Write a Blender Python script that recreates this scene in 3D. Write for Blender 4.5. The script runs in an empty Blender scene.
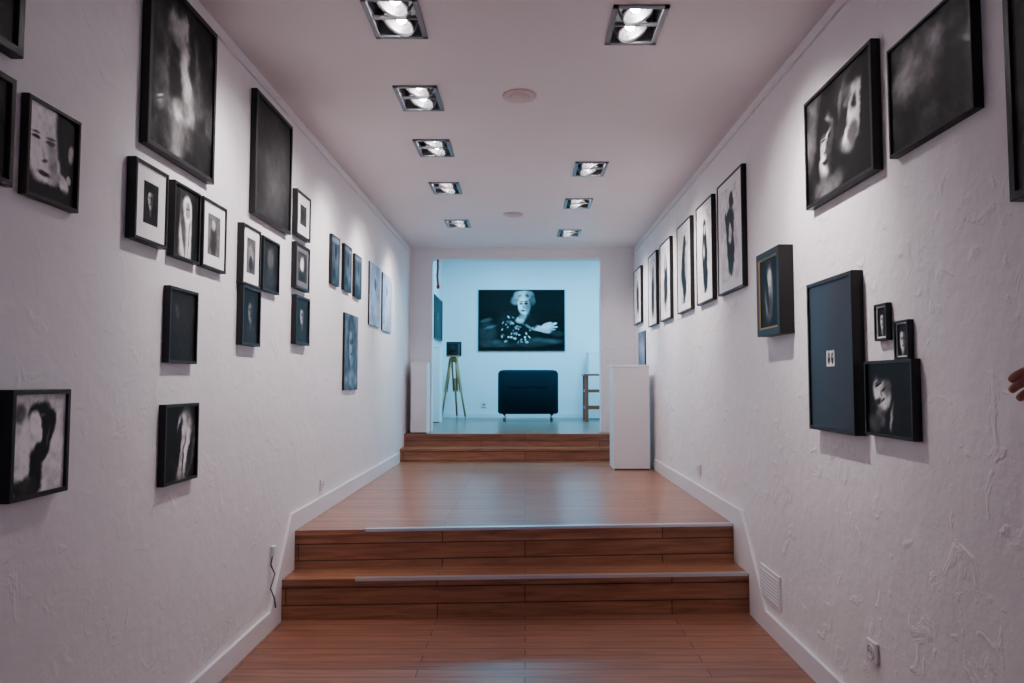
import bpy, bmesh, math, random
import numpy as np
from mathutils import Vector, Matrix
random.seed(4)
scn=bpy.context.scene
XL,XR=-1.333,1.267
CEIL=2.845
Z1,Z2,Z3,Z4=0.22,0.44,0.58,0.72

# ---------------------------------------------------------------- materials
def newmat(name,col=(.8,.8,.8),rough=.5,metal=0,coat=0,emis=None,es=0,sheen=0,spec=.5):
    m=bpy.data.materials.new(name); m.use_nodes=True
    b=m.node_tree.nodes['Principled BSDF']
    b.inputs['Base Color'].default_value=(*col,1)
    b.inputs['Roughness'].default_value=rough
    b.inputs['Metallic'].default_value=metal
    b.inputs['Coat Weight'].default_value=coat
    b.inputs['Coat Roughness'].default_value=.05
    b.inputs['Specular IOR Level'].default_value=spec
    if sheen: b.inputs['Sheen Weight'].default_value=sheen
    if emis:
        b.inputs['Emission Color'].default_value=(*emis,1)
        b.inputs['Emission Strength'].default_value=es
    return m
def N(m,t,**kw):
    n=m.node_tree.nodes.new(t)
    for k,v in kw.items(): setattr(n,k,v)
    return n
def plaster(name,col,bump=.35,scale=1.0,dist=.012,chips=.16):
    m=newmat(name,col,.5,spec=.45)
    nt=m.node_tree; b=nt.nodes['Principled BSDF']
    tc=N(m,'ShaderNodeTexCoord')
    n1=N(m,'ShaderNodeTexNoise'); n1.inputs['Scale'].default_value=3.2*scale; n1.inputs['Detail'].default_value=5; n1.inputs['Roughness'].default_value=.55
    n2=N(m,'ShaderNodeTexNoise'); n2.inputs['Scale'].default_value=22*scale; n2.inputs['Detail'].default_value=4
    n3=N(m,'ShaderNodeTexNoise'); n3.inputs['Scale'].default_value=9*scale; n3.inputs['Detail'].default_value=4; n3.inputs['Distortion'].default_value=.8
    r3=N(m,'ShaderNodeValToRGB'); r3.color_ramp.elements[0].position=.58; r3.color_ramp.elements[1].position=.68
    nt.links.new(n3.outputs['Fac'],r3.inputs['Fac'])
    for n in (n1,n2,n3): nt.links.new(tc.outputs['Object'],n.inputs['Vector'])
    a=N(m,'ShaderNodeMath',operation='MULTIPLY_ADD'); a.inputs[1].default_value=.18
    nt.links.new(n2.outputs['Fac'],a.inputs[0]); nt.links.new(n1.outputs['Fac'],a.inputs[2])
    a2=N(m,'ShaderNodeMath',operation='MULTIPLY_ADD'); a2.inputs[1].default_value=chips
    nt.links.new(r3.outputs['Color'],a2.inputs[0]); nt.links.new(a.outputs[0],a2.inputs[2])
    bp=N(m,'ShaderNodeBump'); bp.inputs['Strength'].default_value=bump; bp.inputs['Distance'].default_value=dist
    nt.links.new(a2.outputs[0],bp.inputs['Height']); nt.links.new(bp.outputs['Normal'],b.inputs['Normal'])
    mx=N(m,'ShaderNodeMix',data_type='RGBA'); mx.inputs[6].default_value=(*[c*.93 for c in col],1); mx.inputs[7].default_value=(*col,1)
    nt.links.new(n1.outputs['Fac'],mx.inputs[0]); nt.links.new(mx.outputs[2],b.inputs['Base Color'])
    return m
def wood(name,c1,c2,rough=.38,row=.085,width=1.3,mort=.003):
    m=newmat(name,c1,rough,spec=.5); nt=m.node_tree; b=nt.nodes['Principled BSDF']
    tc=N(m,'ShaderNodeTexCoord'); sp=N(m,'ShaderNodeSeparateXYZ'); nt.links.new(tc.outputs['Object'],sp.inputs[0])
    g=N(m,'ShaderNodeNewGeometry'); sn=N(m,'ShaderNodeSeparateXYZ'); nt.links.new(g.outputs['Normal'],sn.inputs[0])
    ab=N(m,'ShaderNodeMath',operation='ABSOLUTE'); nt.links.new(sn.outputs[2],ab.inputs[0])
    gt=N(m,'ShaderNodeMath',operation='GREATER_THAN'); gt.inputs[1].default_value=.5; nt.links.new(ab.outputs[0],gt.inputs[0])
    mf=N(m,'ShaderNodeMix',data_type='FLOAT'); nt.links.new(gt.outputs[0],mf.inputs[0])
    zz=N(m,'ShaderNodeMath',operation='MULTIPLY_ADD'); zz.inputs[1].default_value=.8; zz.inputs[2].default_value=.013
    nt.links.new(sp.outputs[2],zz.inputs[0])
    nt.links.new(zz.outputs[0],mf.inputs[2]); nt.links.new(sp.outputs[1],mf.inputs[3])
    cb=N(m,'ShaderNodeCombineXYZ'); nt.links.new(sp.outputs[0],cb.inputs[0]); nt.links.new(mf.outputs[0],cb.inputs[1])
    br=N(m,'ShaderNodeTexBrick'); br.offset=.37; br.offset_frequency=2
    br.inputs['Scale'].default_value=1; br.inputs['Brick Width'].default_value=width; br.inputs['Row Height'].default_value=row
    br.inputs['Mortar Size'].default_value=mort; br.inputs['Mortar Smooth'].default_value=.2
    br.inputs['Color1'].default_value=(*c1,1); br.inputs['Color2'].default_value=(*c2,1); br.inputs['Mortar'].default_value=(*[c*.2 for c in c1],1)
    nt.links.new(cb.outputs[0],br.inputs['Vector'])
    mp=N(m,'ShaderNodeMapping'); mp.inputs['Scale'].default_value=(2.2,34,1); nt.links.new(cb.outputs[0],mp.inputs[0])
    no=N(m,'ShaderNodeTexNoise'); no.inputs['Scale'].default_value=1.5; no.inputs['Detail'].default_value=6; no.inputs['Distortion'].default_value=.6
    nt.links.new(mp.outputs[0],no.inputs['Vector'])
    rp=N(m,'ShaderNodeValToRGB'); rp.color_ramp.elements[0].position=.3; rp.color_ramp.elements[0].color=(.55,.5,.47,1); rp.color_ramp.elements[1].position=.7; rp.color_ramp.elements[1].color=(1.2,1.15,1.12,1)
    nt.links.new(no.outputs['Fac'],rp.inputs['Fac'])
    mx=N(m,'ShaderNodeMix',data_type='RGBA',blend_type='MULTIPLY'); mx.inputs[0].default_value=.85
    nt.links.new(br.outputs['Color'],mx.inputs[6]); nt.links.new(rp.outputs['Color'],mx.inputs[7]); nt.links.new(mx.outputs[2],b.inputs['Base Color'])
    bp=N(m,'ShaderNodeBump'); bp.inputs['Strength'].default_value=.45; bp.inputs['Distance'].default_value=.002; bp.invert=True
    nt.links.new(br.outputs['Fac'],bp.inputs['Height']); nt.links.new(bp.outputs['Normal'],b.inputs['Normal'])
    return m
M={}
M['wallL']=plaster('plaster_left',(.82,.785,.81),.75,1.0,chips=.12)
M['wallR']=plaster('plaster_right',(.84,.80,.82),1.0,1.0,dist=.014,chips=.20)
M['ceil']=plaster('ceiling_paint',(.84,.77,.79),.10,.7,chips=.03)
M['vent']=newmat('vent_paint',(.62,.50,.50),.6)
M['wallB']=plaster('plaster_back',(.78,.84,.88),.2,.8,chips=.03)
M['floor']=wood('floor_wood_lower',(.235,.095,.058),(.315,.135,.083),.38,.085)
M['plat']=wood('floor_wood_platform',(.30,.125,.066),(.41,.185,.103),.28,.075)
M['plat2']=wood('floor_wood_back',(.20,.14,.12),(.26,.18,.15),.28,.08)
M['trim']=newmat('white_trim_paint',(.76,.72,.75),.4)
M['ped']=plaster('pedestal_paint',(.80,.78,.81),.05)
M['alu']=newmat('aluminium_nosing',(.66,.68,.72),.35,.85)
M['black']=newmat('black_lacquer_frame',(.006,.0055,.0065),.42,spec=.3)
M['brownframe']=newmat('dark_walnut_frame',(.02,.009,.007),.45,spec=.3)
M['gold']=newmat('gold_slip',(.30,.20,.08),.4,.8)
M['back']=newmat('frame_backing',(.02,.02,.02),.8)
M['matw']=newmat('mat_board_white',(.86,.84,.86),.8,spec=.15)
M['matgrey']=newmat('mat_board_grey',(.14,.14,.15),.7,spec=.15)
M['matslate']=newmat('mat_board_slate',(.013,.015,.023),.5,0,.12,spec=.3)
M['chrome']=newmat('chrome',(.8,.8,.82),.12,1)
M['refl']=newmat('lamp_reflector',(.9,.9,.92),.25,1)
M['lampblack']=newmat('lamp_housing_grey',(.08,.08,.09),.35)
M['lampgrey']=newmat('lamp_rim_grey',(.26,.25,.27),.3,.7)
M['bulb']=newmat('lamp_bulb',(1,1,1),.3,emis=(1,.97,.95),es=130)
M['velvet']=newmat('dark_navy_velvet',(.0015,.007,.013),.8,spec=.15,sheen=.02)
M['oak']=newmat('tripod_oak',(.42,.20,.08),.4)
M['redwood']=newmat('redwood_stand',(.34,.055,.02),.35)
M['brass']=newmat('brass',(.6,.4,.15),.3,1)
M['plastic']=newmat('white_plastic',(.72,.70,.70),.35)
M['dark']=newmat('dark_slot',(.01,.01,.01),.8)
M['redcord']=newmat('red_cord',(.35,.02,.02),.6)
M['cable']=newmat('black_cable',(.03,.015,.012),.5)
M['glass']=newmat('lens_glass',(.01,.01,.02),.05,0,1)
def artmat(name,rough,coat,tint=(1,1,1)):
    m=newmat(name,(.5,.5,.5),rough,0,coat,spec=.12); nt=m.node_tree
    at=N(m,'ShaderNodeVertexColor'); at.layer_name='Col'
    mx=N(m,'ShaderNodeMix',data_type='RGBA',blend_type='MULTIPLY'); mx.inputs[0].default_value=1; mx.inputs[7].default_value=(*tint,1)
    nt.links.new(at.outputs['Color'],mx.inputs[6]); nt.links.new(mx.outputs[2],nt.nodes['Principled BSDF'].inputs['Base Color'])
    return m
M['art']=artmat('photo_print',.5,.04)
M['artblue']=artmat('photo_print_cyanotype',.45,.06,(.44,.66,.92))

# ---------------------------------------------------------------- mesh builder
class MB:
    def __init__(s): s.v=[];s.f=[];s.m=[];s.mats=[];s.col={};s.smooth=set()
    def mi(s,key):
        m=M[key]
        if m not in s.mats: s.mats.append(m)
        return s.mats.index(m)
    def add(s,vs,fs,key,smooth=False,T=None):
        o=len(s.v)
        for v in vs:
            v=Vector(v)
            if T is not None: v=T@v
            s.v.append(tuple(v))
        k=s.mi(key)
        for f in fs:
            if smooth: s.smooth.add(len(s.f))
            s.f.append([i+o for i in f]); s.m.append(k)
        return o
    def box(s,a,b,key,T=None,bevel=0,seg=3):
        bm=bmesh.new(); bmesh.ops.create_cube(bm,size=1)
        for v in bm.verts:
            v.co=Vector([ (a[i]+b[i])/2+v.co[i]*(b[i]-a[i]) for i in range(3)])
        if bevel: bmesh.ops.bevel(bm,geom=list(bm.edges),offset=bevel,segments=seg,profile=.5,affect='EDGES')
        bm.verts.index_update()
        s.add([v.co.copy() for v in bm.verts],[[v.index for v in f.verts] for f in bm.faces],key,bevel>.01,T); bm.free()
    def lathe(s,prof,key,n=24,T=None,cap=True,smooth=True):
        vs=[];fs=[]
        for r,z in prof:
            for i in range(n):
                a=2*math.pi*i/n; vs.append((r*math.cos(a),r*math.sin(a),z))
        for j in range(len(prof)-1):
            for i in range(n):
                k=(i+1)%n; fs.append([j*n+i,j*n+k,(j+1)*n+k,(j+1)*n+i])
        if cap:
            fs.append(list(range(n))[::-1]); fs.append([(len(prof)-1)*n+i for i in range(n)])
        s.add(vs,fs,key,smooth,T)
    def rod(s,p,q,r0,r1,key,n=10):
        p=Vector(p);q=Vector(q);d=q-p
        T=Matrix.Translation(p)@d.to_track_quat('Z','Y').to_matrix().to_4x4()
        s.lathe([(r0,0),(r1,d.length)],key,n,T)
    def obj(s,name,parent=None):
        me=bpy.data.meshes.new(name); me.from_pydata(s.v,[],s.f)
        for m in s.mats: me.materials.append(m)
        me.polygons.foreach_set('material_index',s.m)
        me.polygons.foreach_set('use_smooth',[i in s.smooth for i in range(len(s.f))])
        if s.col:
            ca=me.color_attributes.new('Col','FLOAT_COLOR','POINT')
            arr=np.ones((len(s.v),4),dtype=np.float32)*.5
            for o,c in s.col.items(): arr[o:o+len(c),:3]=c
            ca.data.foreach_set('color',arr.ravel())
        me.update()
        o=bpy.data.objects.new(name,me); scn.collection.objects.link(o)
        if parent: o.parent=parent
        return o
def boxobj(name,a,b,key,bevel=0):
    m=MB(); m.box(a,b,key,bevel=bevel); return m.obj(name)

# ---------------------------------------------------------------- art painter
def vnoise(X,Y,sc,rng,oct=4):
    out=np.zeros_like(X);amp=1;tot=0
    for o in range(oct):
        g=rng.random((sc*2**o+3,sc*2**o+3))
        x=X*sc*2**o;y=Y*sc*2**o
        xi=np.clip(x.astype(int),0,sc*2**o);yi=np.clip(y.astype(int),0,sc*2**o)
        fx=x-xi;fy=y-yi;fx=fx*fx*(3-2*fx);fy=fy*fy*(3-2*fy)
        v=(g[yi,xi]*(1-fx)+g[yi,xi+1]*fx)*(1-fy)+(g[yi+1,xi]*(1-fx)+g[yi+1,xi+1]*fx)*fy
        out+=v*amp;tot+=amp;amp*=.55
    return out/tot
def paint(bg,blobs,seed,asp,nx,ny,noise=.15,nsc=4,warp=.07):
    rng=np.random.default_rng(seed)
    X,Y=np.meshgrid(np.linspace(0,1,nx),np.linspace(0,1,ny))
    n=vnoise(X,Y,nsc,rng,5)-.5
    img=np.ones_like(X)*bg+n*noise
    wx=X+warp*(vnoise(X,Y,5,rng,4)-.5); wy=Y+warp*(vnoise(X,Y,5,rng,4)-.5)
    for b in blobs:
        cx,cy,rx,ry,ang,val,soft=b[:7]; al=b[7] if len(b)>7 else 1
        a=math.radians(ang)
        dx=(wx-cx);dy=(wy-cy)/asp
        u=dx*math.cos(a)+dy*math.sin(a);v=-dx*math.sin(a)+dy*math.cos(a)
        d=np.sqrt((u/rx)**2+(v/(ry/asp))**2)
        t=np.clip((1+soft-d)/(2*soft+1e-6),0,1);t=t*t*(3-2*t)*al
        img=img*(1-t)+(val+n*noise*1.4*(.4+val))*t
    n2=vnoise(X,Y,14,rng,3)-.5
    img=img*(1+.45*n2)+(rng.random(X.shape)-.5)*.02
    img=np.clip(img,0,1)
    img=img+.55*(img-.33)*img*(1-img)*2
    return np.clip(img,.0,1)
def face(cx,cy,s,tone=.75,ang=0,hair=.05,hairs=1.5,lit=-1):
    def P(dx,dy):
        a=math.radians(ang);return cx+s*(dx*math.cos(a)-dy*math.sin(a)),cy+s*(dx*math.sin(a)+dy*math.cos(a))
    L=[(cx,cy-2.6*s,s*2.2,s*1.5,ang,hair+.08,.3),(cx,cy+.1*s,s*hairs,s*hairs*1.25,ang,hair,.2)]
    x,y=P(0,-1.4);L.append((x,y,s*.45,s*.8,ang,tone*.5,.3))
    L.append((cx,cy,s*.85,s*1.25,ang,tone,.2))
    x,y=P(-lit*.55,0);L.append((x,y,s*.55,s*1.3,ang,hair+.08,.6,.8))
    x,y=P(0,1.15);L.append((x,y,s*.9,s*.35,ang,hair,.4,.9))
    for e in(-.36,.34):
        x,y=P(e,.18);L.append((x,y,s*.24,s*.14,ang,.06,.7,.75))
    x,y=P(.1,-.2);L.append((x,y,s*.10,s*.22,ang,tone*.5,.8,.6))
    x,y=P(0,-.6);L.append((x,y,s*.24,s*.08,ang,.12,.6,.75))
    return L

# ---------------------------------------------------------------- framed pictures
def frame(name,wall,c0,c1,z0,z1,depth=.033,fw=.018,fkey='black',mat=0,matkey='matw',art=None,artkey='art',res=44,slip=None,artbox=None):
    """c0,c1: extents along wall (y, or x for the back wall)"""
    if wall=='L' and c1<8: c1*=(1.332-depth)/1.297
    if wall=='L': O=Vector((XL+.001,0,0));U=Vector((0,1,0));NN=Vector((1,0,0)); u0,u1=c0,c1
    elif wall=='R': O=Vector((XR-.001,0,0));U=Vector((0,-1,0));NN=Vector((-1,0,0)); u0,u1=-c1,-c0
    else: O=Vector((0,11.6-.001,0));U=Vector((1,0,0));NN=Vector((0,-1,0)); u0,u1=c0,c1
    Wv=Vector((0,0,1))
    T=Matrix((( U.x,Wv.x,NN.x,O.x),(U.y,Wv.y,NN.y,O.y),(U.z,Wv.z,NN.z,O.z),(0,0,0,1)))
    w=u1-u0;h=z1-z0
    C=O+U*(u0+u1)/2+Wv*(z0+z1)/2
    R=T.to_3x3().to_4x4()
    m=MB()
    X0,X1,Y0,Y1=-w/2,w/2,-h/2,h/2
    if fw>0:
        i=fw;d=depth
        o=[(X0,Y0),(X1,Y0),(X1,Y1),(X0,Y1)];n=[(X0+i,Y0+i),(X1-i,Y0+i),(X1-i,Y1-i),(X0+i,Y1-i)]
        vs=[(x,y,0) for x,y in o]+[(x,y,d-.002) for x,y in o]+[(x+(.002 if x<0 else -.002),y+(.002 if y<0 else -.002),d) for x,y in o]+[(x,y,d) for x,y in n]+[(x,y,.004) for x,y in n]
        fs=[]
        for k in range(4):
            j=(k+1)%4
            for l in range(4): fs.append([l*4+k,l*4+j,(l+1)*4+j,(l+1)*4+k])
        m.add(vs,fs,fkey,False,R)
        m.add([(X0,Y0,0),(X1,Y0,0),(X1,Y1,0),(X0,Y1,0)],[[3,2,1,0]],'back',False,R)
        base=max(.005,d-.008)
    else:
        m.box((X0,Y0,0),(X1,Y1,depth),fkey,R); base=depth+.0008
    ax0,ax1,ay0,ay1=X0+fw,X1-fw,Y0+fw,Y1-fw
    if slip:
        s=.010;q=[(ax0,ay0),(ax1,ay0),(ax1,ay1),(ax0,ay1)];n=[(ax0+s,ay0+s),(ax1-s,ay0+s),(ax1-s,ay1-s),(ax0+s,ay1-s)]
        m.add([(x,y,base+.007) for x,y in q]+[(x,y,base+.002) for x,y in n],[[k,(k+1)%4,4+(k+1)%4,4+k] for k in range(4)],slip,False,R)
        ax0+=s;ax1-=s;ay0+=s;ay1-=s
    if mat or artbox:
        if artbox: bx0,bx1,by0,by1=[(ax0+(ax1-ax0)*artbox[0]),(ax0+(ax1-ax0)*artbox[1]),(ay0+(ay1-ay0)*artbox[2]),(ay0+(ay1-ay0)*artbox[3])]
        else: bx0,bx1,by0,by1=ax0+mat,ax1-mat,ay0+mat*1.1,ay1-mat
        q=[(ax0,ay0),(ax1,ay0),(ax1,ay1),(ax0,ay1)];n=[(bx0,by0),(bx1,by0),(bx1,by1),(bx0,by1)]
        m.add([(x,y,base+.002) for x,y in q+n]+[(x,y,base) for x,y in n],[[k,(k+1)%4,4+(k+1)%4,4+k] for k in range(4)]+[[4+k,4+(k+1)%4,8+(k+1)%4,8+k] for k in range(4)],matkey,False,R)
        ax0,ax1,ay0,ay1=bx0,bx1,by0,by1
    asp=(ax1-ax0)/(ay1-ay0)
    nx=res;ny=max(8,int(res/asp)); 
    if asp<.6: nx=int(res*.8);ny=int(nx/asp)
    img=art(asp,nx,ny)
    xs=np.linspace(ax0,ax1,nx);ys=np.linspace(ay0,ay1,ny)
    vs=[(x,y,base) for y in ys for x in xs]
    fs=[[j*nx+i,j*nx+i+1,(j+1)*nx+i+1,(j+1)*nx+i] for j in range(ny-1) for i in range(nx-1)]
    o=m.add(vs,fs,artkey,True,R)
    g=(img**2.0)*1.0
    m.col[o]=np.stack([g,g*.97,g*.98],-1).reshape(-1,3).astype(np.float32)
    ob=m.obj(name); ob.location=C
    return ob
def A(bg,blobs,seed,noise=.15,nsc=4,warp=.07): return lambda asp,nx,ny: paint(bg,blobs,seed,asp,nx,ny,noise,nsc,warp)

FP='framed_photograph'
# left wall --------------------------------------------------
frame(FP,'L',1.50,1.82,2.126,2.45,fkey='black',fw=.022,art=A(.08,[(.5,.5,.3,.3,0,.3,.5)],1))
frame(FP,'L',1.54,1.80,1.787,2.068,depth=.022,fw=.016,fkey='brownframe',art=A(.08,[(.3,.5,.3,.4,0,.2,.5)],2))
frame(FP,'L',1.865,2.069,1.784,2.055,depth=.022,fw=.010,fkey='brownframe',res=100,art=A(.06,[(.33,.62,.42,.50,10,.88,.2),(.2,.95,.5,.15,0,.95,.3),(.80,.75,.22,.4,10,.04,.3),(.15,.62,.08,.025,0,.06,.5),(.46,.61,.09,.03,0,.06,.5),(.15,.68,.09,.015,0,.25,.5),(.46,.67,.10,.018,0,.2,.5),(.50,.45,.10,.25,10,.5,.6,.7),(.32,.46,.03,.10,12,.6,.6),(.33,.41,.06,.02,0,.25,.6),(.33,.27,.12,.03,0,.12,.5),(.88,.35,.2,.5,15,.03,.3),(.74,.22,.09,.12,30,.85,.3),(.85,.30,.05,.06,0,.7,.3),(.5,.05,.5,.12,0,.05,.3),(.9,.6,.06,.1,0,.6,.4),(.63,.30,.05,.05,0,.65,.3)],3,.25))
frame(FP,'L',2.44,2.965,2.115,2.76,depth=.030,fw=.020,res=130,art=A(.05,[(.45,.5,.30,.42,-8,.30,.5),(.4,.78,.15,.12,20,.55,.5),(.50,.83,.07,.06,20,.68,.5),(.52,.55,.07,.18,-20,.60,.6),(.35,.45,.1,.16,10,.05,.6),(.5,.3,.2,.10,10,.48,.5),(.42,.26,.06,.05,10,.6,.5),(.62,.72,.06,.2,10,.04,.5),(.35,.62,.08,.04,0,.06,.5),(.45,.12,.25,.1,0,.25,.5)],4,.65,5,.18))
frame(FP,'L',3.43,3.955,2.105,2.72,depth=.03,fw=.020,res=60,art=A(.15,[(.5,.35,.3,.35,0,.20,.6),(.6,.75,.25,.2,0,.20,.6)],5,.12))
frame(FP,'L',2.372,2.590,1.770,2.046,depth=.032,fw=.012,mat=.050,art=A(.12,face(.5,.6,.2,.6),6,.15))
frame(FP,'L',2.655,2.851,1.759,2.047,depth=.025,fw=.010,res=80,art=A(.16,[(.5,.3,.28,.45,5,.78,.35),(.52,.7,.2,.2,0,.88,.2),(.38,.45,.1,.35,10,.25,.4),(.56,.7,.09,.12,0,.55,.3),(.52,.72,.03,.015,0,.15,.5),(.60,.72,.03,.015,0,.15,.5),(.45,.2,.02,.3,5,.3,.5),(.62,.3,.02,.3,-5,.35,.5),(.85,.4,.12,.6,0,.06,.4),(.12,.6,.12,.5,0,.08,.4)],7,.2))
frame(FP,'L',2.895,3.103,1.760,2.048,depth=.025,fw=.011,mat=.045,art=A(.35,[(.5,.4,.25,.4,0,.2,.4),(.5,.75,.15,.12,0,.6,.4)],8,.2))
frame(FP,'L',2.64,2.850,1.361,1.647,depth=.025,fw=.011,art=A(.09,[(.5,.4,.3,.4,0,.13,.5),(.3,.7,.08,.1,0,.20,.5)],9,.10))
frame(FP,'L',2.63,2.880,0.909,1.207,depth=.025,fw=.011,res=90,art=A(.08,[(.62,.45,.28,.5,-8,.62,.35),(.52,.74,.15,.14,0,.88,.3),(.43,.5,.08,.35,-10,.06,.3),(.8,.35,.08,.4,-15,.2,.4),(.68,.4,.04,.35,-10,.9,.5),(.60,.3,.025,.25,-10,.2,.5),(.75,.55,.02,.25,-10,.85,.5),(.2,.5,.18,.6,0,.04,.3)],10,.35,5,.12))
frame(FP,'L',1.83,2.065,0.983,1.270,depth=.035,fw=.013,res=110,art=A(.82,[(.5,.8,.22,.13,0,.05,.22),(.66,.62,.11,.2,-20,.05,.22),(.55,.42,.12,.2,-30,.05,.25),(.42,.2,.12,.22,10,.03,.3),(.42,.72,.12,.12,20,.98,.25),(.50,.6,.05,.1,0,.9,.4),(.56,.80,.10,.015,-10,.3,.5),(.66,.55,.015,.12,-15,.3,.5),(.15,.4,.15,.4,0,.92,.5),(.85,.3,.12,.3,0,.9,.5),(.22,.06,.28,.1,0,.2,.4),(.12,.82,.12,.1,0,.35,.5)],11,.3,4,.12))
frame(FP,'L',3.30,3.51,1.744,2.030,depth=.03,fw=.012,mat=.045,art=A(.30,[(.5,.5,.3,.3,0,.45,.4),(.5,.3,.2,.2,0,.1,.4)],12,.2))
frame(FP,'L',3.57,3.785,1.751,2.025,depth=.025,fw=.012,art=A(.10,[(.5,.6,.2,.25,0,.30,.5),(.5,.25,.3,.2,0,.15,.5)],13,.15))
frame(FP,'L',3.31,3.526,1.462,1.742,depth=.03,fw=.014,art=A(.06,face(.5,.6,.17,.4),14,.15))
frame(FP,'L',4.07,4.318,2.133,2.400,depth=.03,fw=.016,mat=.055,art=A(.2,[(.5,.5,.3,.3,0,.12,.4)],15,.2))
frame(FP,'L',4.07,4.315,1.827,2.093,depth=.03,fw=.016,mat=.03,matkey='matgrey',art=A(.2,[(.5,.6,.2,.25,0,.75,.4),(.45,.2,.3,.15,0,.1,.4)],16,.25))
frame(FP,'L',4.085,4.332,1.507,1.791,depth=.03,fw=.016,art=A(.08,face(.5,.62,.16,.6),17,.15))
PR='photo_print_panel'
for k,(a,b,c,d,s) in enumerate([(4.85,5.00,1.96,2.30,18),(5.19,5.35,1.96,2.30,19),(5.52,5.68,1.95,2.285,20)]):
    frame(PR,'L',a,b,c,d,depth=.02,fw=0,artkey='artblue',art=A(.22,[(.5,.5,.3,.35,0,.38,.5),(.5,.65,.12,.15,0,.15,.4),(.3,.2,.2,.1,0,.10,.5),(.5,.9,.5,.06,0,.5,.5)],s,.35))
frame(PR,'L',5.25,5.58,1.23,1.80,depth=.015,fw=0,artkey='artblue',res=60,art=A(.38,face(.5,.6,.22,.62,0,.25)+[(.5,.15,.4,.12,0,.5,.4)],21,.35,8))
frame(PR,'L',6.08,6.42,1.78,2.32,depth=.012,fw=0,artkey='artblue',art=A(.74,[(.5,.5,.2,.35,0,.88,.4),(.5,.7,.1,.1,0,.4,.4)],22,.35))
frame(PR,'L',6.64,6.96,1.77,2.31,depth=.012,fw=0,artkey='artblue',art=A(.74,[(.5,.4,.25,.35,0,.86,.4),(.45,.7,.1,.1,0,.45,.4)],23,.35))
# right wall -------------------------------------------------
frame(FP,'R',1.25,1.80,1.745,2.44,depth=.04,fw=.022,art=A(.22,[(.5,.5,.3,.3,0,.35,.5)],31))
frame(FP,'R',1.945,2.405,2.045,2.42,depth=.03,fw=.010,res=110,art=A(.20,[(.3,.55,.25,.3,0,.50,.6),(.62,.6,.10,.3,10,.60,.6),(.5,.25,.4,.2,0,.30,.5),(.8,.4,.2,.4,0,.14,.5),(.15,.15,.2,.2,0,.10,.5)],32,.45,5,.15))
frame(FP,'R',2.505,3.12,2.04,2.515,depth=.035,fw=.016,res=150,art=A(.10,[(.14,.7,.16,.35,0,.25,.5),(.34,.52,.20,.42,0,.02,.3),(.33,.46,.12,.27,-10,.66,.3),(.41,.42,.07,.26,-8,.08,.5,.85),(.28,.66,.12,.07,-15,.05,.4),(.27,.53,.04,.022,0,.05,.6),(.27,.58,.05,.014,0,.15,.6),(.37,.54,.035,.02,0,.04,.6),(.33,.44,.014,.06,0,.35,.6),(.33,.40,.035,.014,0,.2,.6),(.32,.32,.045,.016,0,.06,.6),(.36,.08,.26,.12,0,.26,.5),(.70,.62,.15,.34,-15,.78,.35),(.60,.60,.07,.26,-20,.10,.4),(.67,.72,.05,.03,0,.30,.5),(.76,.66,.03,.05,0,.15,.6),(.72,.40,.06,.10,0,.30,.4),(.80,.90,.16,.12,0,.10,.5),(.93,.35,.1,.5,0,.02,.3)],33,.3,5,.14))
figs={4:[(.52,.3,.17,.28,5,.02,.2),(.5,.62,.22,.16,-10,.03,.2),(.55,.85,.1,.08,0,.15,.3),(.33,.5,.06,.25,20,.04,.3),(.5,.5,.06,.1,0,.8,.3)],
5:[(.5,.42,.2,.42,0,.03,.2),(.5,.82,.13,.09,0,.03,.3),(.5,.78,.08,.06,0,.6,.3),(.45,.5,.06,.15,0,.6,.4),(.6,.2,.14,.15,0,.03,.3)],
6:[(.45,.4,.22,.38,5,.06,.25),(.5,.8,.15,.1,0,.1,.3),(.62,.5,.08,.2,0,.6,.4)],
7:[(.5,.48,.24,.38,0,.08,.3),(.5,.75,.1,.09,0,.5,.3)],
8:[(.5,.4,.22,.35,0,.08,.3),(.52,.78,.12,.1,0,.2,.3)],
9:[(.5,.45,.2,.35,0,.1,.3),(.5,.78,.1,.09,0,.4,.3)]}
for k,a,b in [(4,4.06,4.585),(5,4.72,5.16),(6,5.34,5.82),(7,6.10,6.56),(8,6.75,7.20),(9,7.66,8.15)]:
    frame(FP,'R',a,b,1.835 if k<9 else 1.93,2.54,depth=.03,fw=.012,mat=.05,res=60,art=A(.80,figs[k],40+k,.4,5,.16))
frame(PR,'R',7.52,7.95,1.47,1.83,depth=.012,fw=0,artkey='artblue',art=A(.45,[(.5,.5,.3,.35,0,.6,.4)],50,.35))
frame(FP,'R',3.37,3.70,1.52,1.94,depth=.07,fw=.032,slip='gold',res=60,art=A(.04,[(.5,.5,.22,.4,-8,.45,.4),(.55,.72,.10,.12,0,.7,.3),(.4,.5,.08,.3,10,.06,.4),(.6,.3,.1,.2,0,.25,.4)],51,.2))
frame(FP,'R',2.68,3.11,1.09,1.71,depth=.045,fw=.016,artbox=(.40,.60,.42,.53),matkey='matslate',art=A(.75,[(.3,.5,.15,.36,0,.10,.3),(.7,.5,.15,.36,0,.12,.3),(.3,.6,.07,.12,0,.5,.3),(.7,.6,.07,.12,0,.5,.3)],52,.2))
frame(FP,'R',2.475,2.565,1.435,1.565,depth=.02,fw=.008,mat=.006,res=50,art=A(.10,face(.5,.55,.24,.8),53,.15))
frame(FP,'R',2.34,2.432,1.365,1.495,depth=.02,fw=.008,mat=.004,res=50,art=A(.08,face(.5,.5,.30,.85),54,.15))
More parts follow.
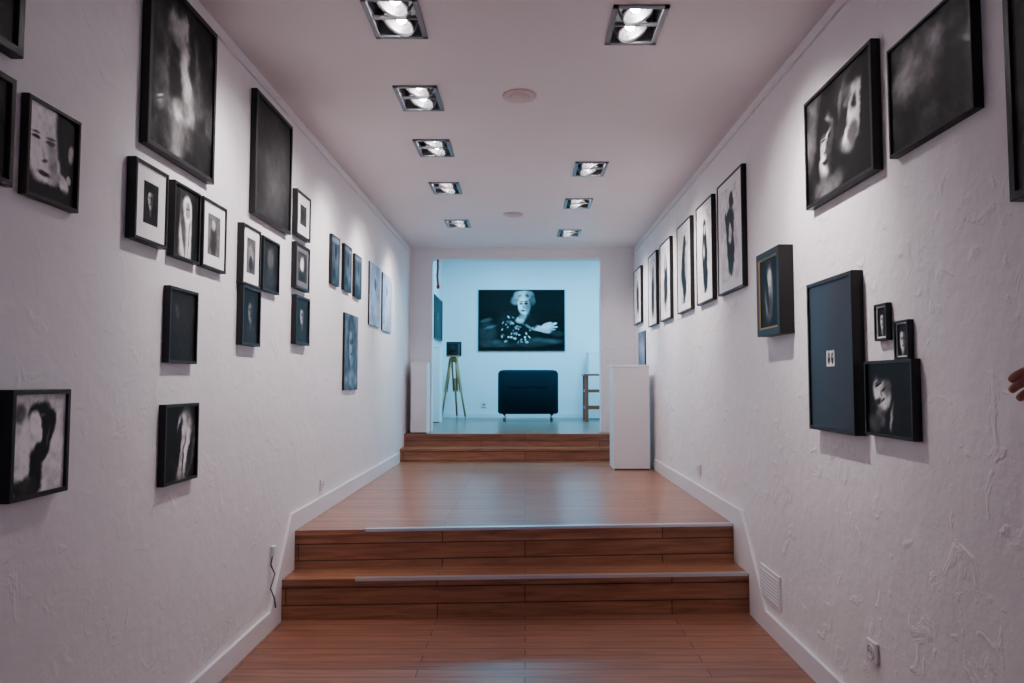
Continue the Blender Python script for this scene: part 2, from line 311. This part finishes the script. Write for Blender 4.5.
frame(FP,'R',2.305,2.63,1.10,1.365,depth=.03,fw=.010,res=120,art=A(.04,[(.36,.6,.20,.28,25,.78,.25),(.5,.88,.28,.12,10,.02,.3),(.47,.66,.10,.16,25,.2,.6,.7),(.27,.71,.07,.022,25,.08,.5),(.26,.75,.08,.014,25,.2,.5),(.39,.63,.045,.018,25,.08,.5),(.33,.58,.016,.07,25,.4,.6),(.36,.47,.05,.02,25,.15,.5),(.23,.45,.1,.05,25,.15,.5),(.3,.25,.12,.14,-20,.35,.4),(.6,.32,.04,.26,-25,.58,.4),(.75,.4,.15,.4,0,.02,.3),(.15,.15,.15,.12,0,.24,.5)],55,.18,4,.1))

# back wall photograph (woman with pale curled hair, patterned dress, arm resting to the right)
mainb=[(.10,.30,.13,.20,0,.20,.4),(.20,.10,.22,.07,0,.24,.5),(.08,.50,.08,.03,10,.28,.5),(.15,.40,.10,.02,20,.35,.5),
(.38,.36,.18,.30,15,.12,.3),(.53,.32,.16,.30,0,.08,.3),
(.44,.84,.06,.08,0,.40,.4),(.47,.92,.055,.06,0,.55,.4),(.53,.95,.06,.045,0,.70,.4),(.60,.92,.05,.06,0,.50,.4),(.635,.84,.035,.09,0,.30,.4),(.50,.90,.02,.02,0,.25,.5),(.57,.91,.02,.02,0,.25,.5),
(.535,.75,.068,.165,6,.90,.2),(.58,.73,.035,.14,6,.35,.6,.75),(.505,.785,.02,.016,0,.06,.6),(.555,.79,.018,.016,0,.06,.6),(.505,.82,.024,.008,0,.15,.6),(.555,.825,.022,.008,0,.15,.6),(.53,.73,.010,.035,0,.5,.6),(.528,.66,.026,.012,0,.08,.5),
(.52,.55,.05,.06,0,.50,.4),(.48,.50,.06,.05,0,.65,.4),
(.71,.36,.17,.05,-14,.62,.3),(.62,.46,.08,.08,-30,.10,.4),(.82,.40,.065,.06,12,.85,.25),(.885,.43,.045,.018,18,.8,.3),(.89,.38,.045,.016,5,.75,.3),(.87,.345,.04,.014,-8,.65,.3),
(.78,.16,.20,.05,-3,.26,.5),(.92,.28,.08,.05,0,.14,.4),(.62,.10,.2,.05,0,.18,.5)]
rr=random.Random(9)
for i in range(60):
    x=rr.uniform(.24,.64);y=rr.uniform(.10,.56)
    if ((x-.44)/.2)**2+((y-.33)/.26)**2<1: mainb.append((x,y,rr.uniform(.006,.017),rr.uniform(.010,.028),rr.uniform(0,180),rr.uniform(.35,.85),.5))
frame('large_portrait_photograph','B',-.754,.642,1.79,2.78,depth=.03,fw=.012,res=240,art=A(.02,mainb,60,.10,7,.05))
frame(FP,'L',10.35,11.35,1.93,2.56,depth=.03,fw=.02,art=A(.08,face(.5,.55,.12,.4),61,.15))

# ---------------------------------------------------------------- room shell
boxobj('wall_left',(XL-.15,-2,-.1),(XL,11.6,3.5),'wallL')
boxobj('wall_right',(XR,-2,-.1),(XR+.15,8.3,3.5),'wallR')
boxobj('wall_back',(XL-.15,11.6,-.1),(2.6,11.75,3.5),'wallB')
boxobj('wall_right_back_room',(2.4,8.45,-.1),(2.55,11.6,3.5),'wallB')
m=MB()
PX0,PX1,PT=-1.075,.872,2.72
m.box((XL,8.3,.44),(PX0,8.45,3.4),'wallR'); m.box((PX1,8.3,.44),(2.55,8.45,3.4),'wallR'); m.box((PX0,8.3,PT),(PX1,8.45,3.4),'wallR')
m.obj('wall_portal')
m=MB()
m.box((XL-.15,-2.15,-.1),(-1.15,-2,3.5),'wallL');m.box((1.1,-2.15,-.1),(XR+.15,-2,3.5),'wallL')
m.box((-1.15,-2.15,-.1),(1.1,-2,.35),'wallL');m.box((-1.15,-2.15,2.6),(1.1,-2,3.5),'wallL')
m.obj('wall_front')  # unseen wall behind the camera; opening added to let cool world light in
m=MB()
for a,b in [((-1.15,-2.1,.35),(-1.09,-2.04,2.6)),((1.04,-2.1,.35),(1.1,-2.04,2.6)),((-1.15,-2.1,.35),(1.1,-2.04,.41)),((-1.15,-2.1,2.54),(1.1,-2.04,2.6)),((-.05,-2.1,.35),(0,-2.04,2.6))]:
    m.box(a,b,'trim')
m.obj('fill_window_1')  # added frame around the fill-light opening, never in view
boxobj('ceiling_back_room',(XL,8.45,3.4),(2.4,11.6,3.5),'wallB')

# corridor ceiling with real cut-outs for the lamps
lampsL=[(-.555,3.0),(-.58,3.87),(-.605,4.71),(-.635,5.70),(-.66,7.0)]
lampsR=[(.483,3.06),(.475,5.18),(.463,6.2),(.463,7.45)]
HW,HL=.105,.16
xs=sorted({XL,XR,*[x+s*HW for x,y in lampsL+lampsR for s in(-1,1)]}); ys=sorted({-2,8.3,*[y+s*HL for x,y in lampsL+lampsR for s in(-1,1)]})
vs=[(x,y,CEIL) for y in ys for x in xs];fs=[]
for j in range(len(ys)-1):
    for i in range(len(xs)-1):
        cx,cy=(xs[i]+xs[i+1])/2,(ys[j]+ys[j+1])/2
        if any(abs(cx-x)<HW and abs(cy-y)<HL for x,y in lampsL+lampsR): continue
        k=j*len(xs)+i; fs.append([k+len(xs),k+len(xs)+1,k+1,k])
m=MB(); m.add(vs,fs,'ceil'); m.obj('ceiling')
boxobj('ceiling_slab',(XL,-2,3.05),(XR,8.3,3.1),'ceil')

# floors and steps (front edges run slightly askew, as in the old building)
def slab(name,yl,yr,yb,z0,z1,key,xr=XR,nose=True,extra=None):
    m=MB()
    def pr(yl,yr,z0,z1):
        return [(XL,yl,z0),(xr,yr,z0),(xr,yb,z0),(XL,yb,z0),(XL,yl,z1),(xr,yr,z1),(xr,yb,z1),(XL,yb,z1)]
    F=[[0,1,5,4],[1,2,6,5],[2,3,7,6],[3,0,4,7],[4,5,6,7],[3,2,1,0]]
    m.add(pr(yl,yr,z0,z1-.028),F,key)
    m.add(pr(yl-.014,yr-.014,z1-.028,z1),F,key)
    if extra: extra(m)
    return m.obj(name)
boxobj('floor',(XL,-2,-.1),(XR,4.2,0),'floor')
def strip(z,yl,yr,x0):
    def f(m):
        t0=(x0-XL)/(XR-XL)
        ya=yl+(yr-yl)*t0-.018; yb=yr-.018
        xx=XR-.02
        m.add([(x0,ya,z-.012),(xx,yb,z-.012),(xx,yb+.035,z-.012),(x0,ya+.035,z-.012),(x0,ya,z+.004),(xx,yb,z+.004),(xx,yb+.035,z+.004),(x0,ya+.035,z+.004)],[[0,1,5,4],[1,2,6,5],[2,3,7,6],[3,0,4,7],[4,5,6,7],[3,2,1,0]],'alu')
    return f
slab('lower_step',3.98,4.11,4.5,0,Z1,'plat',extra=strip(Z1,3.98,4.11,-.925))
slab('floor_platform',4.19,4.39,8.3,0,Z2,'plat',extra=strip(Z2,4.19,4.39,-.92))
slab('upper_step',7.74,7.82,8.3,Z2,Z3,'plat')
m=MB(); m.box((XL,7.99,Z2),(XR,8.45,Z4-.028),'plat'); m.box((XL,7.975,Z4-.028),(XR,8.45,Z4),'plat'); m.box((XL,8.45,.3),(2.4,11.6,Z4),'plat2'); m.obj('floor_back_room')

def base(name,x0,x1,poly):
    m=MB();n=len(poly)
    vs=[(x0,y,z) for y,z in poly]+[(x1,y,z) for y,z in poly]
    fs=[list(range(n)),list(range(2*n-1,n-1,-1))]+[[i,i+n,(i+1)%n+n,(i+1)%n] for i in range(n)]
    m.add(vs,fs,'trim'); return m.obj(name)
pl=[(-2,.001),(-2,.10),(3.80,.10),(4.12,.545),(7.6,.545),(7.6,Z2+.001),(4.17,Z2+.001),(4.17,Z1+.001),(3.96,Z1+.001),(3.96,.001)]
base('baseboard_left',XL+.001,XL+.018,pl)
pr_=[(-2,.001),(-2,.10),(3.82,.10),(4.22,.545),(7.02,.545),(7.02,Z2+.001),(4.37,Z2+.001),(4.37,Z1+.001),(4.08,Z1+.001),(4.08,.001)]
base('baseboard_right',XR-.018,XR-.001,pr_)
boxobj('baseboard_back',(XL+.02,11.585,Z4),(2.39,11.598,Z4+.06),'trim')
for nm,x in (('trim_1',XL),('trim_2',XR)):
    s=1 if x<0 else -1
    m=MB(); m.box((min(x+s*.001,x+s*.014),-2,CEIL-.065),(max(x+s*.001,x+s*.014),8.29,CEIL-.045),'trim'); m.obj(nm)

# ---------------------------------------------------------------- lamps
def lamp(x,y,side,power):
    m=MB()
    r=.022;z=CEIL
    a,b=HW+.012,HL+.012
    m.box((x-a,y-b,z-.008),(x-a+r,y+b,z-.0005),'lampgrey');m.box((x+a-r,y-b,z-.008),(x+a,y+b,z-.0005),'lampgrey')
    m.box((x-a,y-b,z-.008),(x+a,y-b+r,z-.0005),'lampgrey');m.box((x-a,y+b-r,z-.008),(x+a,y+b,z-.0005),'lampgrey')
    h=.15;p,q=HW-.001,HL-.001
    V=[(x-p,y-q,z),(x+p,y-q,z),(x+p,y+q,z),(x-p,y+q,z),(x-p,y-q,z+h),(x+p,y-q,z+h),(x+p,y+q,z+h),(x-p,y+q,z+h)]
    m.add(V,[[0,1,5,4],[1,2,6,5],[2,3,7,6],[3,0,4,7],[4,5,6,7]],'lampblack')
    m.box((x-HW+.002,y-.006,z-.004),(x+HW-.002,y+.006,z+.01),'lampgrey')
    for dy in(-.078,.078):
        T=Matrix.Translation((x,y+dy,z+.012))@Matrix.Rotation(side*math.radians(20),4,'Y')@Matrix.Rotation(math.radians(-12),4,'X')
        m.lathe([(.020,.055),(.035,.048),(.052,.032),(.062,.008),(.064,0),(.070,-.002),(.072,.004),(.070,.02),(.045,.06),(.02,.075)],'refl',28,T,cap=False)
        m.lathe([(.001,.010),(.014,.014),(.022,.03),(.020,.055),(.001,.056)],'bulb',20,T,cap=False)
        for s in(-1,1):
            m.box((s*.074-.003,-.006,-.004),(s*.074+.003,.006,.05),'lampgrey',T)
    ob=m.obj('recessed_spotlight')
    # wide wash + tight beam, both pointed at the pictures
    for nm,e,ang,tz,dy in(('spot_wash',power*.62,96,1.6,.10),('spot_beam',power*.9,58,2.0,-.05)):
        ld=bpy.data.lights.new(nm,'SPOT'); ld.energy=e; ld.spot_size=math.radians(ang); ld.spot_blend=1.0; ld.shadow_soft_size=.035; ld.color=(1,.905,.905)
        lo=bpy.data.objects.new(nm,ld); scn.collection.objects.link(lo)
        lo.location=(x,y+dy*.5,CEIL-.03)
        tgt=Vector((XL if side>0 else XR,y+dy,tz)); lo.rotation_euler=(tgt-lo.location).to_track_quat('-Z','Y').to_euler()
        lo.parent=ob
for x,y in lampsL: lamp(x,y,1,78)
for x,y in lampsR: lamp(x,y,-1,90 if y>4 else 120)
for x,y in((-.03,3.83),(-.11,6.6)):
    m=MB(); T=Matrix.Translation((x,y,CEIL-.012))
    m.lathe([(.03,0),(.085,0),(.092,.005),(.092,.0115)],'vent',36,T); m.lathe([(.001,-.004),(.05,-.004),(.055,.001)],'vent',30,T)
    m.obj('ceiling_vent')

def area(name,loc,size,energy,col,rot=(0,0,0),sy=None):
    ld=bpy.data.lights.new(name,'AREA'); ld.energy=energy; ld.size=size; ld.color=col
    if sy: ld.shape='RECTANGLE'; ld.size_y=sy
    o=bpy.data.objects.new(name,ld); scn.collection.objects.link(o); o.location=loc; o.rotation_euler=rot; return o
for x in(-.3,1.3):
    m=MB(); m.box((x-.35,9.3,3.34),(x+.35,10.3,3.399),'trim'); f=m.obj('ceiling_light_panel')
    a=area('panel_glow',(x,9.8,3.33),.65,92,(.17,.66,1.0),sy=.95); a.parent=f

# ---------------------------------------------------------------- pedestals
def pedestal(x0,x1,y0,y1,z0,z1):
    m=MB(); m.box((x0,y0,z0+.001),(x1,y1,z1-.022),'ped',bevel=.003,seg=1); m.box((x0-.004,y0-.004,z1-.022),(x1+.004,y1+.004,z1),'ped',bevel=.003,seg=1)
    m.box((x0+.002,y0-.001,z0+.001),(x1-.002,y1,z0+.012),'dark'); return m.obj('display_pedestal')
pedestal(.865,1.21,7.03,7.40,Z2,1.455)
pedestal(-1.27,-1.09,8.02,8.28,Z4,1.51)
pedestal(-1.32,-1.19,10.1,10.4,Z4,1.80)
pedestal(.98,1.42,11.1,11.5,Z4,1.755)

# ---------------------------------------------------------------- armchair (seen from behind): one continuous tub shell, seat cushion, legs
m=MB()
cx,cw=.045,.44; cyb=10.36; dep=.66; th=.13
def plan(off,n=10):
    # U-shaped plan: left arm front -> round rear corners -> right arm front
    r=.17-off*.6; w=cw-off; pts=[]
    yf=cyb+dep; yb=cyb+off
    pts.append((cx-w,yf)); pts.append((cx-w,yb+r+.2))
    for i in range(n+1):
        a=math.pi+math.pi/2*i/n; pts.append((cx-w+r+r*math.cos(a),yb+r+r*math.sin(a)))
    pts.append((cx-.12,yb-.006)); pts.append((cx+.12,yb-.006))
    for i in range(n+1):
        a=1.5*math.pi+math.pi/2*i/n; pts.append((cx+w-r+r*math.cos(a),yb+r+r*math.sin(a)))
    pts.append((cx+w,yb+r+.2)); pts.append((cx+w,yf))
    return pts
def toph(y):
    t=min(1,max(0,(y-cyb-.10)/.30)); t=t*t*(3-2*t); return Z4+.745-.15*t
zb=Z4+.11
P=plan(0);Pm=plan(.02);Q=plan(th);Qm=plan(th-.025);k=len(P)
vs=[];rows=[(P,lambda y:zb+.01),(Pm,lambda y:zb)]
rows=[(Pm,lambda y:zb),(P,lambda y:zb+.02),(P,lambda y:(zb+toph(y))/2),(P,lambda y:toph(y)-.04),(Pm,lambda y:toph(y)-.008),(plan(.05),lambda y:toph(y)),(plan(th-.05),lambda y:toph(y)),(Qm,lambda y:toph(y)-.01),(Q,lambda y:toph(y)-.04),(Q,lambda y:zb+.02),(Qm,lambda y:zb)]
for pp,fz in rows:
    for (x,y) in pp: vs.append((x,y,fz(y)))
R_=len(rows);fs=[]
for j in range(R_):
    jj=(j+1)%R_
    for i in range(k-1): fs.append([j*k+i,j*k+i+1,jj*k+i+1,jj*k+i])
fs.append([j*k for j in range(R_)]); fs.append([j*k+k-1 for j in range(R_)][::-1])
m.add(vs,fs,'velvet',True)
m.box((cx-cw+th-.02,cyb+.1,Z4+.11),(cx+cw-th+.02,cyb+dep-.01,Z4+.30),'velvet',bevel=.025)
m.box((cx-cw+th+.003,cyb+th+.01,Z4+.29),(cx+cw-th-.003,cyb+dep+.02,Z4+.43),'velvet',bevel=.045,seg=4)
m.box((cx-.27,cyb-.010,Z4+.50),(cx+.27,cyb+.002,Z4+.506),'velvet')
for x in(cx-cw+.09,cx+cw-.09):
    for y in(cyb+.10,cyb+dep-.07): m.rod((x,y,Z4),(x,y,Z4+.125),.013,.018,'chrome')
m.obj('armchair')

# ---------------------------------------------------------------- vintage camera on tripod
rt=bpy.data.objects.new('camera_tripod',None); scn.collection.objects.link(rt)
hx,hy,hz=-1.09,10.95,1.64
m=MB()
m.lathe([(.03,-.05),(.06,-.03),(.07,0),(.07,.012),(.04,.02),(.04,.03)],'oak',20,Matrix.Translation((hx,hy,hz)))
for fx,fy in((-1.25,10.85),(-.90,10.90),(-1.06,11.25)):
    d=Vector((fx-hx,fy-hy,0)).normalized(); n=Vector((-d.y,d.x,0))*.032
    top=Vector((hx,hy,hz-.01))+d*.045; mid=top.lerp(Vector((fx,fy,Z4)),.52); foot=Vector((fx,fy,Z4))
    m.rod(top+n,mid+n*.9,.015,.015,'oak',8); m.rod(top-n,mid-n*.9,.015,.015,'oak',8)
    m.rod(top.lerp(mid,.6),foot+Vector((0,0,.05)),.018,.015,'oak',8); m.rod(foot+Vector((0,0,.05)),foot,.010,.004,'brass',8)
    m.rod(mid+n*1.3,mid-n*1.3,.016,.016,'brass',8)
m.obj('tripod_legs',rt)
m=MB(); zc=hz+.03
m.box((hx-.10,hy-.13,zc),(hx+.10,hy+.13,zc+.018),'oak')
m.box((hx-.115,hy+.06,zc+.018),(hx+.115,hy+.12,zc+.235),'black',bevel=.004,seg=1)
m.box((hx-.085,hy-.12,zc+.018),(hx+.085,hy-.10,zc+.20),'black',bevel=.003,seg=1)
n=7;vs=[];fs=[]
for i in range(n*2+1):
    t=i/(n*2); s=(.07+.03*t)*(1 if i%2 else .88); y=hy-.10+t*.16; c=zc+.115
    vs+=[(hx-s,y,c-s),(hx+s,y,c-s),(hx+s,y,c+s),(hx-s,y,c+s)]
for i in range(n*2):
    for k in range(4): fs.append([i*4+k,i*4+(k+1)%4,i*4+4+(k+1)%4,i*4+4+k])
m.add(vs,fs,'cable')
T=Matrix.Translation((hx,hy-.12,zc+.115))@Matrix.Rotation(math.radians(90),4,'X')
m.lathe([(.04,0),(.04,.03),(.034,.035),(.034,.06),(.028,.062)],'black',20,T); m.lathe([(.026,.05),(.001,.064)],'glass',20,T,cap=False)
m.obj('bellows_camera',rt)

# ---------------------------------------------------------------- wooden stand on right in back room
m=MB()
x0,x1,y0,y1=.86,1.30,10.3,10.75
for x in(x0,x1-.045):
    for y in(y0,y1-.045): m.box((x,y,Z4),(x+.045,y+.045,Z4+.66),'redwood')
m.box((x0-.02,y0-.02,Z4+.66),(x1+.02,y1+.02,Z4+.685),'redwood')
for z in(.18,.42):
    m.box((x0+.01,y0+.005,Z4+z),(x1-.01,y0+.028,Z4+z+.04),'redwood');m.box((x0+.01,y1-.028,Z4+z),(x1-.01,y1-.005,Z4+z+.04),'redwood')
    m.box((x0+.005,y0+.01,Z4+z),(x0+.028,y1-.01,Z4+z+.04),'redwood');m.box((x1-.028,y0+.01,Z4+z),(x1-.005,y1-.01,Z4+z+.04),'redwood')
m.obj('wooden_side_table')

m=MB(); pts=[(-1.02,8.36,2.72),(-1.018,8.36,2.62),(-1.025,8.365,2.52),(-1.015,8.36,2.42)]
for a,b in zip(pts,pts[1:]): m.rod(a,b,.013,.013,'redcord',8)
m.lathe([(.006,0),(.018,.01),(.020,.04),(.008,.055)],'redcord',12,Matrix.Translation((-1.015,8.36,2.375)))
m.obj('hanging_red_cord')

# ---------------------------------------------------------------- wall fittings
def outlet(wall,y,z,s=.042):
    m=MB(); x=XR-.001 if wall=='R' else XL+.001; d=-1 if wall=='R' else 1
    m.box((min(x,x+d*.012),y-s,z-s),(max(x,x+d*.012),y+s,z+s),'plastic',bevel=.003,seg=2)
    T=Matrix.Translation((x+d*.012,y,z))@Matrix.Rotation(math.radians(90*d),4,'Y')
    m.lathe([(s*.55,-.001),(s*.6,.004),(s*.68,.004),(s*.70,0)],'plastic',24,T,cap=False); m.lathe([(s*.5,.0012),(.001,.0012)],'plastic',20,T,cap=False)
    for k in(-1,1): m.lathe([(.004,.002),(.001,.002)],'dark',8,T@Matrix.Translation((0,k*.01,0)),cap=False)
    return m.obj('wall_outlet')
outlet('R',2.67,.315,.038); outlet('R',5.26,.66,.036); outlet('L',4.75,.62,.034)
def outletB(x,z):
    m=MB(); m.box((x-.04,11.585,z-.04),(x+.04,11.598,z+.04),'plastic',bevel=.003,seg=2)
    m.box((x-.012,11.583,z-.012),(x+.012,11.586,z+.012),'dark'); return m.obj('wall_outlet')
outletB(-.66,.93)
m=MB()
m.box((XR-.010,3.62,.155),(XR-.001,3.92,.325),'trim')
for i in range(8): 
    z=.172+i*.0175; m.box((XR-.013,3.64,z),(XR-.009,3.90,z+.009),'trim')
m.obj('ventilation_grille')
m=MB(); cp=[(XL+.01,3.84,.40),(XL+.012,3.80,.34),(XL+.014,3.86,.28),(XL+.013,3.80,.22),(XL+.02,3.84,.16),(XL+.022,3.86,.105)]
for a,b in zip(cp,cp[1:]): m.rod(a,b,.0035,.0035,'cable',8)
m.box((XL+.001,3.82,.38),(XL+.02,3.86,.43),'plastic',bevel=.002,seg=1)
m.obj('loose_wall_cable')
m=MB(); m.box((XR-.004,4.30,1.74),(XR-.001,4.40,1.78),'matw'); m.obj('title_label')

# ---------------------------------------------------------------- visitor at far right (only the hand reaches the frame)
skin=newmat('skin',(.52,.22,.15),.5); skin.node_tree.nodes['Principled BSDF'].inputs['Subsurface Weight'].default_value=.1
M['skin']=skin; M['shirt']=newmat('dark_shirt',(.03,.03,.045),.8); M['trousers']=newmat('dark_trousers',(.02,.02,.025),.8); M['shoe']=newmat('shoe_leather',(.02,.015,.012),.4); M['hair']=newmat('brown_hair',(.05,.025,.015),.6)
vis=bpy.data.objects.new('visitor',None); scn.collection.objects.link(vis)
bx,by=.93,.80
def ensure(name,pts,edges,rad,key,root=0,sub=2):
    me=bpy.data.meshes.new(name); me.from_pydata(pts,edges,[]); ob=bpy.data.objects.new(name,me); scn.collection.objects.link(ob)
    ob.modifiers.new('s','SKIN').use_smooth_shade=True
    if not me.skin_vertices:
        bpy.context.view_layer.objects.active=ob
        try: bpy.ops.mesh.customdata_skin_add()
        except Exception: pass
    sl=me.skin_vertices[0].data
    for i,r in enumerate(rad): sl[i].radius=r if isinstance(r,tuple) else (r,r)
    for i in range(len(pts)): sl[i].use_root=(i==root)
    sb=ob.modifiers.new('d','SUBSURF'); sb.levels=sub; sb.render_levels=sub
    me.materials.append(M[key]); ob.parent=vis; return ob
ensure('shirt',[(bx,by,.98),(bx,by,1.12),(bx,by,1.28),(bx,by,1.42),(bx,by+.005,1.47),(bx-.17,by,1.42),(bx-.21,by,1.15),(bx-.20,by+.05,.92),(bx+.17,by,1.42),(bx+.21,by+.14,1.18),(bx+.085,by+.37,1.25)],
 [(0,1),(1,2),(2,3),(3,4),(3,5),(5,6),(6,7),(3,8),(8,9),(9,10)],[(.15,.11),(.14,.10),(.16,.115),(.13,.09),.06,.06,.047,.036,.06,.047,.036],'shirt')
ensure('trousers',[(bx,by,.95),(bx-.09,by,.88),(bx-.10,by+.01,.5),(bx-.10,by-.01,.09),(bx+.09,by,.88),(bx+.10,by+.01,.5),(bx+.10,by-.01,.09)],[(0,1),(1,2),(2,3),(0,4),(4,5),(5,6)],[(.15,.11),.095,.065,.05,.095,.065,.05],'trousers')
for s in(-.1,.1):
    m=MB(); m.box((bx+s-.045,by-.09,0.001),(bx+s+.045,by+.18,.085),'shoe',bevel=.03,seg=3); m.obj('shoe',vis)
def hand(name,wr,fwd,up,side):
    wr=Vector(wr);F=Vector(fwd).normalized();S=Vector(side).normalized();B=F.cross(S).normalized()
    B=B if B.dot(Vector(up))>0 else -B
    ensure(name+'_palm',[wr-F*.05,wr,wr+F*.04,wr+F*.085],[(0,1),(1,2),(2,3)],[.026,(.026,.022),(.038,.018),(.040,.015)],'skin',1)
    for k,(o,l) in enumerate([(.029,.072),(.010,.080),(-.010,.074),(-.029,.058)]):
        p0=wr+F*.07+S*o; p1=wr+F*.092+S*o*1.05; p2=p1+(F*.85-B*.5)*l*.45; p3=p2+(F*.35-B*.95)*l*.32; p4=p3+(-F*.1-B*1)*l*.24
        ensure('%s_finger_%d'%(name,k+1),[p0,p1,p2,p3,p4],[(0,1),(1,2),(2,3),(3,4)],[.0098,.0102,.0094,.0086,.0075],'skin',0)
    p0=wr+F*.02+S*.02;p1=p0+F*.03+S*.028;p2=p1+F*.032+S*.006-B*.012;p3=p2+F*.022-S*.006-B*.012
    ensure(name+'_thumb',[p0,p1,p2,p3],[(0,1),(1,2),(2,3)],[.013,.0125,.0105,.009],'skin',0)
hand('raised_hand',(.998,1.235,1.278),(-.30,1,.16),(.6,0,.5),(-.5,-.2,.8))
hand('resting_hand',(bx-.20,by+.07,.87),(0,.1,-1),(-1,0,0),(0,1,0))
me=bpy.data.meshes.new('head'); bm=bmesh.new(); bmesh.ops.create_uvsphere(bm,u_segments=40,v_segments=28,radius=1)
for v in bm.verts:
    x,y,z=v.co; 
    k=1-.22*max(0,-z)**1.2
    X=x*.078*k;Y=y*.098*(1-.1*max(0,-z));Z=z*.118
    if y>.3:
        Y+=.022*math.exp(-((x/.16)**2+((z+.08)/.22)**2))
        for e in(-.36,.36): Y-=.010*math.exp(-(((x-e)/.17)**2+((z-.12)/.12)**2))
        Y+=.006*math.exp(-((x/.3)**2+((z+.45)/.06)**2))+.004*math.exp(-((x/.3)**2+((z+.55)/.05)**2))-.004*math.exp(-((x/.3)**2+((z+.5)/.025)**2))
        Y+=.010*math.exp(-((x/.25)**2+((z+.85)/.15)**2))
    v.co=(X,Y,Z)
bm.to_mesh(me); bm.free(); me.polygons.foreach_set('use_smooth',[True]*len(me.polygons)); me.materials.append(M['skin'])
hd=bpy.data.objects.new('head',me); scn.collection.objects.link(hd); hd.parent=vis; hd.location=(bx,by+.02,1.64); hd.rotation_euler=(0,0,-.5)
ensure('neck',[(bx,by-.01,1.44),(bx,by+.01,1.50),(bx,by+.015,1.58)],[(0,1),(1,2)],[.06,.052,.05],'skin')
m=MB(); 
for s in(-1,1): m.lathe([(.001,-.008),(.012,-.006),(.017,0),(.012,.006),(.001,.005)],'skin',14,Matrix.Translation((s*.079,-.005,0))@Matrix.Rotation(math.radians(90),4,'Y')@Matrix.Scale(1.7,4,(1,0,0)))
for s in(-1,1): m.lathe([(.001,.006),(.009,.004),(.010,0),(.001,-.004)],'plastic',12,Matrix.Translation((s*.029,.079,.014))@Matrix.Rotation(math.radians(-90),4,'X'))
for s in(-1,1): m.lathe([(.001,.0085),(.004,.0065)],'dark',10,Matrix.Translation((s*.029,.079,.014))@Matrix.Rotation(math.radians(-90),4,'X'),cap=False)
e=m.obj('ears_and_eyes',vis); e.location=hd.location; e.rotation_euler=hd.rotation_euler
bm=bmesh.new(); bmesh.ops.create_uvsphere(bm,u_segments=32,v_segments=20,radius=1)
bmesh.ops.delete(bm,geom=[v for v in bm.verts if (v.co.z<.35 and v.co.y>.15) or v.co.z<-.45],context='VERTS')
for v in bm.verts: v.co=(v.co.x*.088,v.co.y*.108-.006,v.co.z*.128+.004)
me=bpy.data.meshes.new('hair'); bm.to_mesh(me); bm.free(); me.materials.append(M['hair']); me.polygons.foreach_set('use_smooth',[True]*len(me.polygons))
ho=bpy.data.objects.new('hair',me); scn.collection.objects.link(ho); ho.parent=vis; ho.location=hd.location; ho.rotation_euler=hd.rotation_euler

# ---------------------------------------------------------------- world + camera
w=bpy.data.worlds.new('World'); scn.world=w; w.use_nodes=True
bg=w.node_tree.nodes['Background']; bg.inputs['Color'].default_value=(.58,.62,1,1); bg.inputs['Strength'].default_value=.85
cd=bpy.data.cameras.new('Camera'); cam=bpy.data.objects.new('Camera',cd); scn.collection.objects.link(cam)
cam.location=(0,0,1.29); cam.rotation_euler=(math.radians(90+3.22),0,0)
cd.sensor_width=36; cd.lens=720/1024*36; cd.shift_x=-13/1024; cd.clip_start=.05
scn.camera=cam
